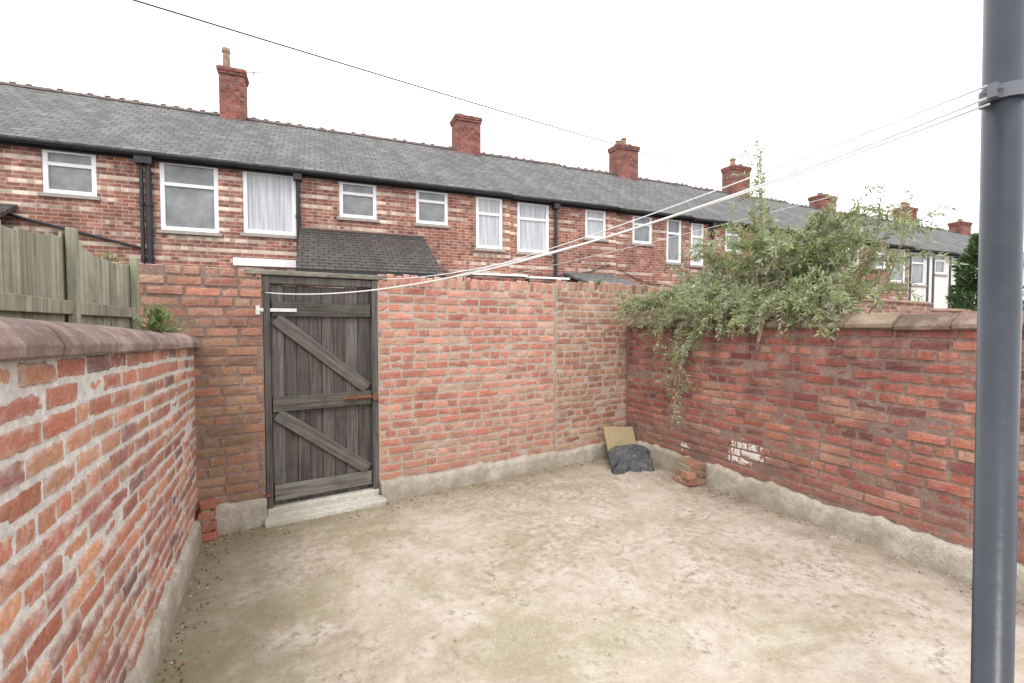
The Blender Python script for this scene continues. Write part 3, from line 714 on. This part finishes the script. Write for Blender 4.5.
def stem(a, m, c, r0, leafd=0.030, lmin=.05, lmax=.105, start=.35, side=True):
    n = 8; pts = [bez(a, m, c, i / n) + Vector((R.uniform(-1, 1), R.uniform(-1, 1), R.uniform(-1, 1))) * .008 for i in range(n + 1)]
    sb.tube([p - O for p in pts], [r0 * (1 - .8 * i / n) for i in range(n + 1)], 5, R.choice(((.9, .8, .7), (1.1, 1, .9))))
    L = sum((pts[i + 1] - pts[i]).length for i in range(n)); k = int(L / leafd)
    cc = R.choice(LCOL)
    for i in range(k):
        t = start + (1 - start) * (i + R.random()) / k
        p = bez(a, m, c, min(t, 1)); tg = (bez(a, m, c, min(1, t + .02)) - bez(a, m, c, t - .02)).normalized()
        for sgn in (-1, 1):
            rv = Vector((R.uniform(-1, 1), R.uniform(-1, 1), R.uniform(-1, 1))).normalized()
            sd = tg.cross(rv).normalized()
            d = tg * R.uniform(.3, .9) + sd * R.uniform(.6, 1) + Vector((0, 0, R.uniform(-.45, .2)))
            q = R.uniform(.75, 1.25); c2 = cc if R.random() < .6 else R.choice(LCOL)
            LL_ = R.uniform(lmin, lmax) * (1 - .35 * t)
            leaf(fb, p - O, d, LL_, LL_ * R.uniform(.09, .145), tuple(q * v for v in c2), rv)
    if side:
        for i in range(R.randint(4, 7)):
            t = R.uniform(.4, .95); p = bez(a, m, c, t)
            d = Vector((R.uniform(-1, 1), R.uniform(-1, 1), R.uniform(-.4, .8))).normalized() * R.uniform(.12, .32)
            stem(p, p + d * .6 + Vector((0, 0, .03)), p + d - Vector((0, 0, .05)), r0 * .35, .021, lmin * .8, lmax * .8, .1, False)
for i in range(108):
    y = R.triangular(1.6, 4.7, 2.6); ht = Hy(y)
    z = 1.60 + (R.random() ** .8) * (ht - 1.60)
    c_ = Vector((R.uniform(3.70, 4.75), y, z))
    a = Vector((R.uniform(4.05, 4.35), 2.8 + (y - 2.8) * .35 + R.uniform(-.2, .2), 1.35))
    m = Vector((a.x + (c_.x - a.x) * .4, a.y + (y - a.y) * .45, max(z + R.uniform(.1, .4), 1.9)))
    stem(a, m, c_, R.uniform(.006, .012))
for i in range(36):
    y = R.triangular(1.65, 4.4, 3.0); z = R.uniform(1.42, 1.75)
    a = Vector((4.1, 2.9 + (y - 2.9) * .5, 1.5)); m = Vector((3.75, y + (2.9 - y) * .2, R.uniform(1.9, 2.25)))
    stem(a, m, Vector((R.uniform(3.5, 3.68), y, z)), .008, .022, .05, .095, .35)
for (x, y, z) in ((4.1, 3.02, 3.32), (4.15, 3.1, 2.95), (4.05, 2.95, 3.05), (4.12, 3.0, 3.2), (4.1, 1.98, 2.62), (4.2, 1.86, 2.55), (4.15, 3.35, 2.8), (4.0, 2.1, 2.5)):
    stem(Vector((4.2, 2.8 + (y - 2.8) * .5, 1.4)), Vector((x + .08, y + .05, z - .8)), Vector((x, y, z)), .010, .022, .05, .09, .35)
for (x, y, z) in ((3.66, 3.58, .48), (3.64, 3.62, .72), (3.66, 3.52, .60), (3.62, 3.8, 1.2), (3.6, 4.15, 1.5), (3.5, 4.3, 1.6), (3.62, 3.3, 1.25), (3.6, 3.95, 1.3), (3.66, 3.6, 1.05), (3.6, 3.0, 1.42), (3.5, 4.2, 1.55), (3.45, 4.25, 1.68), (3.4, 4.2, 1.6)):
    a = Vector((4.1, y + (2.9 - y) * .5, 1.55)); m = Vector((3.50, y + (2.9 - y) * .12, 2.05 - (1.6 - z) * .25))
    stem(a, m, Vector((x - .02, y, z)), .009, .019, .045, .085, .3)
for (q, w, e_) in (((4.2, 2.75, .3), (4.1, 2.7, 1.3), (4.0, 2.45, 2.0)), ((4.2, 2.8, .3), (4.15, 2.9, 1.4), (4.2, 3.1, 2.2)), ((4.2, 2.7, .3), (4.2, 2.5, 1.5), (4.2, 2.0, 2.2))):
    sb.tube([bez(Vector(q), Vector(w), Vector(e_), i / 8) - O for i in range(9)], [.028 - .002 * i for i in range(9)], 7)
sb.tube([Vector((3.86, 2.66, 1.66)) - O, Vector((3.68, 2.64, 1.6)) - O, Vector((3.66, 2.66, 1.42)) - O, Vector((3.69, 2.7, 1.32)) - O], [.028, .024, .016, .006], 7)
sb.obj('stems', M_stem, bush); fb.obj('foliage', M_leaf, bush)

def weed(loc, n, h, label, cols, wd=.1):
    b = MB()
    for i in range(n):
        a = R.uniform(0, 6.28); d = Vector((math.cos(a) * R.uniform(.1, .9), math.sin(a) * R.uniform(.1, .9), R.uniform(.2, 1.0)))
        p = Vector((R.gauss(0, wd * .3), R.gauss(0, wd * .3), R.uniform(0, h * .9))); q = R.uniform(.8, 1.25)
        b.tube([(0, 0, -.01), p], .0015, 4, (0.15, 0.18, 0.08))
        leaf(b, p, d, R.uniform(.25, .55) * h, h * .06, tuple(q * c for c in R.choice(cols)), Vector((R.random(), R.random(), .3)))
    o = b.obj('weed', M_leaf); o.location = loc; tag(o, label, 'weed', 'weeds growing on the walls')
G = [(0.18, 0.27, 0.08), (0.25, 0.33, 0.13), (0.3, 0.35, 0.2)]
weed((-.60, 3.15, 1.51), 90, .14, 'leafy green weed rooted in the wall coping', G)
weed((-.63, 3.45, 1.51), 70, .08, 'leafy green weed rooted in the wall coping', G, .2)
weed((-1.05, 4.2, 1.95), 60, .10, 'small green weed on top of the wall', G)
weed((3.3, 4.42, 2.03), 30, .05, 'small green weed on top of the wall', G)

def tree(loc, h, rad, label, n=3000):
    t = thing('evergreen_tree', label, 'tree', loc)
    b = MB(); b.tube([(0, 0, 0), (.05, 0, h * .4), (0, .05, h * .9)], [.14, .1, .02], 8)
    for i in range(14):
        a = R.uniform(0, 6.28); z = R.uniform(.2, .85) * h; b.tube([(0, 0, z), (math.cos(a) * rad * .8, math.sin(a) * rad * .8, z + .35)], [.04, .01], 5)
    b.obj('trunk', M_stem, t); b = MB()
    for i in range(n):
        z = R.random(); a = R.uniform(0, 6.28); rr = rad * (1 - z ** 2.2 * .8) * (1 + .7 * noise.noise(Vector((math.cos(a) * 2, math.sin(a) * 2, z * 6)))) * R.uniform(.5, 1)
        p = Vector((math.cos(a) * rr, math.sin(a) * rr, .5 + z * (h - .5)))
        q = R.uniform(.5, 1.6); c = (.11 * q, .17 * q, .075 * q)
        for k in range(3):
            leaf(b, p, Vector((math.cos(a) + R.uniform(-.7, .7), math.sin(a) + R.uniform(-.7, .7), R.uniform(-.2, 1))), R.uniform(.12, .25), .03, c, Vector((R.random(), R.random(), R.random())))
    b.obj('crown', M_leaf, t)
tree((19.1, 6.5, 0), 4.25, .8, 'dense dark green evergreen beyond the yard walls')

# ------------------------------------------------------------ light, world, camera
w = bpy.data.worlds.new('World'); scene.world = w; w.use_nodes = True
nt = w.node_tree; bg = nt.nodes['Background']
sky = nt.nodes.new('ShaderNodeTexSky'); sky.sky_type = 'NISHITA'; sky.sun_disc = False
EL, RO = math.radians(52), math.radians(215)
sky.sun_elevation = EL; sky.sun_rotation = RO
mx = nt.nodes.new('ShaderNodeMixRGB'); mx.inputs[0].default_value = 0.92; mx.inputs[2].default_value = (22.5, 22.5, 22.9, 1)
nt.links.new(sky.outputs[0], mx.inputs[1]); nt.links.new(mx.outputs[0], bg.inputs[0]); bg.inputs[1].default_value = 0.1
sd = bpy.data.lights.new('sun', 'SUN'); sd.energy = 1.5; sd.angle = math.radians(16); sd.color = (1, .96, .9)
so = bpy.data.objects.new('sun', sd); COL.objects.link(so)
dv = Vector((math.sin(RO) * math.cos(EL), math.cos(RO) * math.cos(EL), math.sin(EL)))
so.rotation_euler = dv.to_track_quat('Z', 'Y').to_euler(); so.location = (0, 0, 20)

cd = bpy.data.cameras.new('camera'); cd.sensor_width = 36; cd.lens = 470 / 1024 * 36; cd.clip_start = 0.05; cd.clip_end = 1500
co = bpy.data.objects.new('camera', cd); COL.objects.link(co); scene.camera = co
co.location = (0, 0, 1.55); co.rotation_euler = (math.radians(88), 0, math.radians(-26.3))
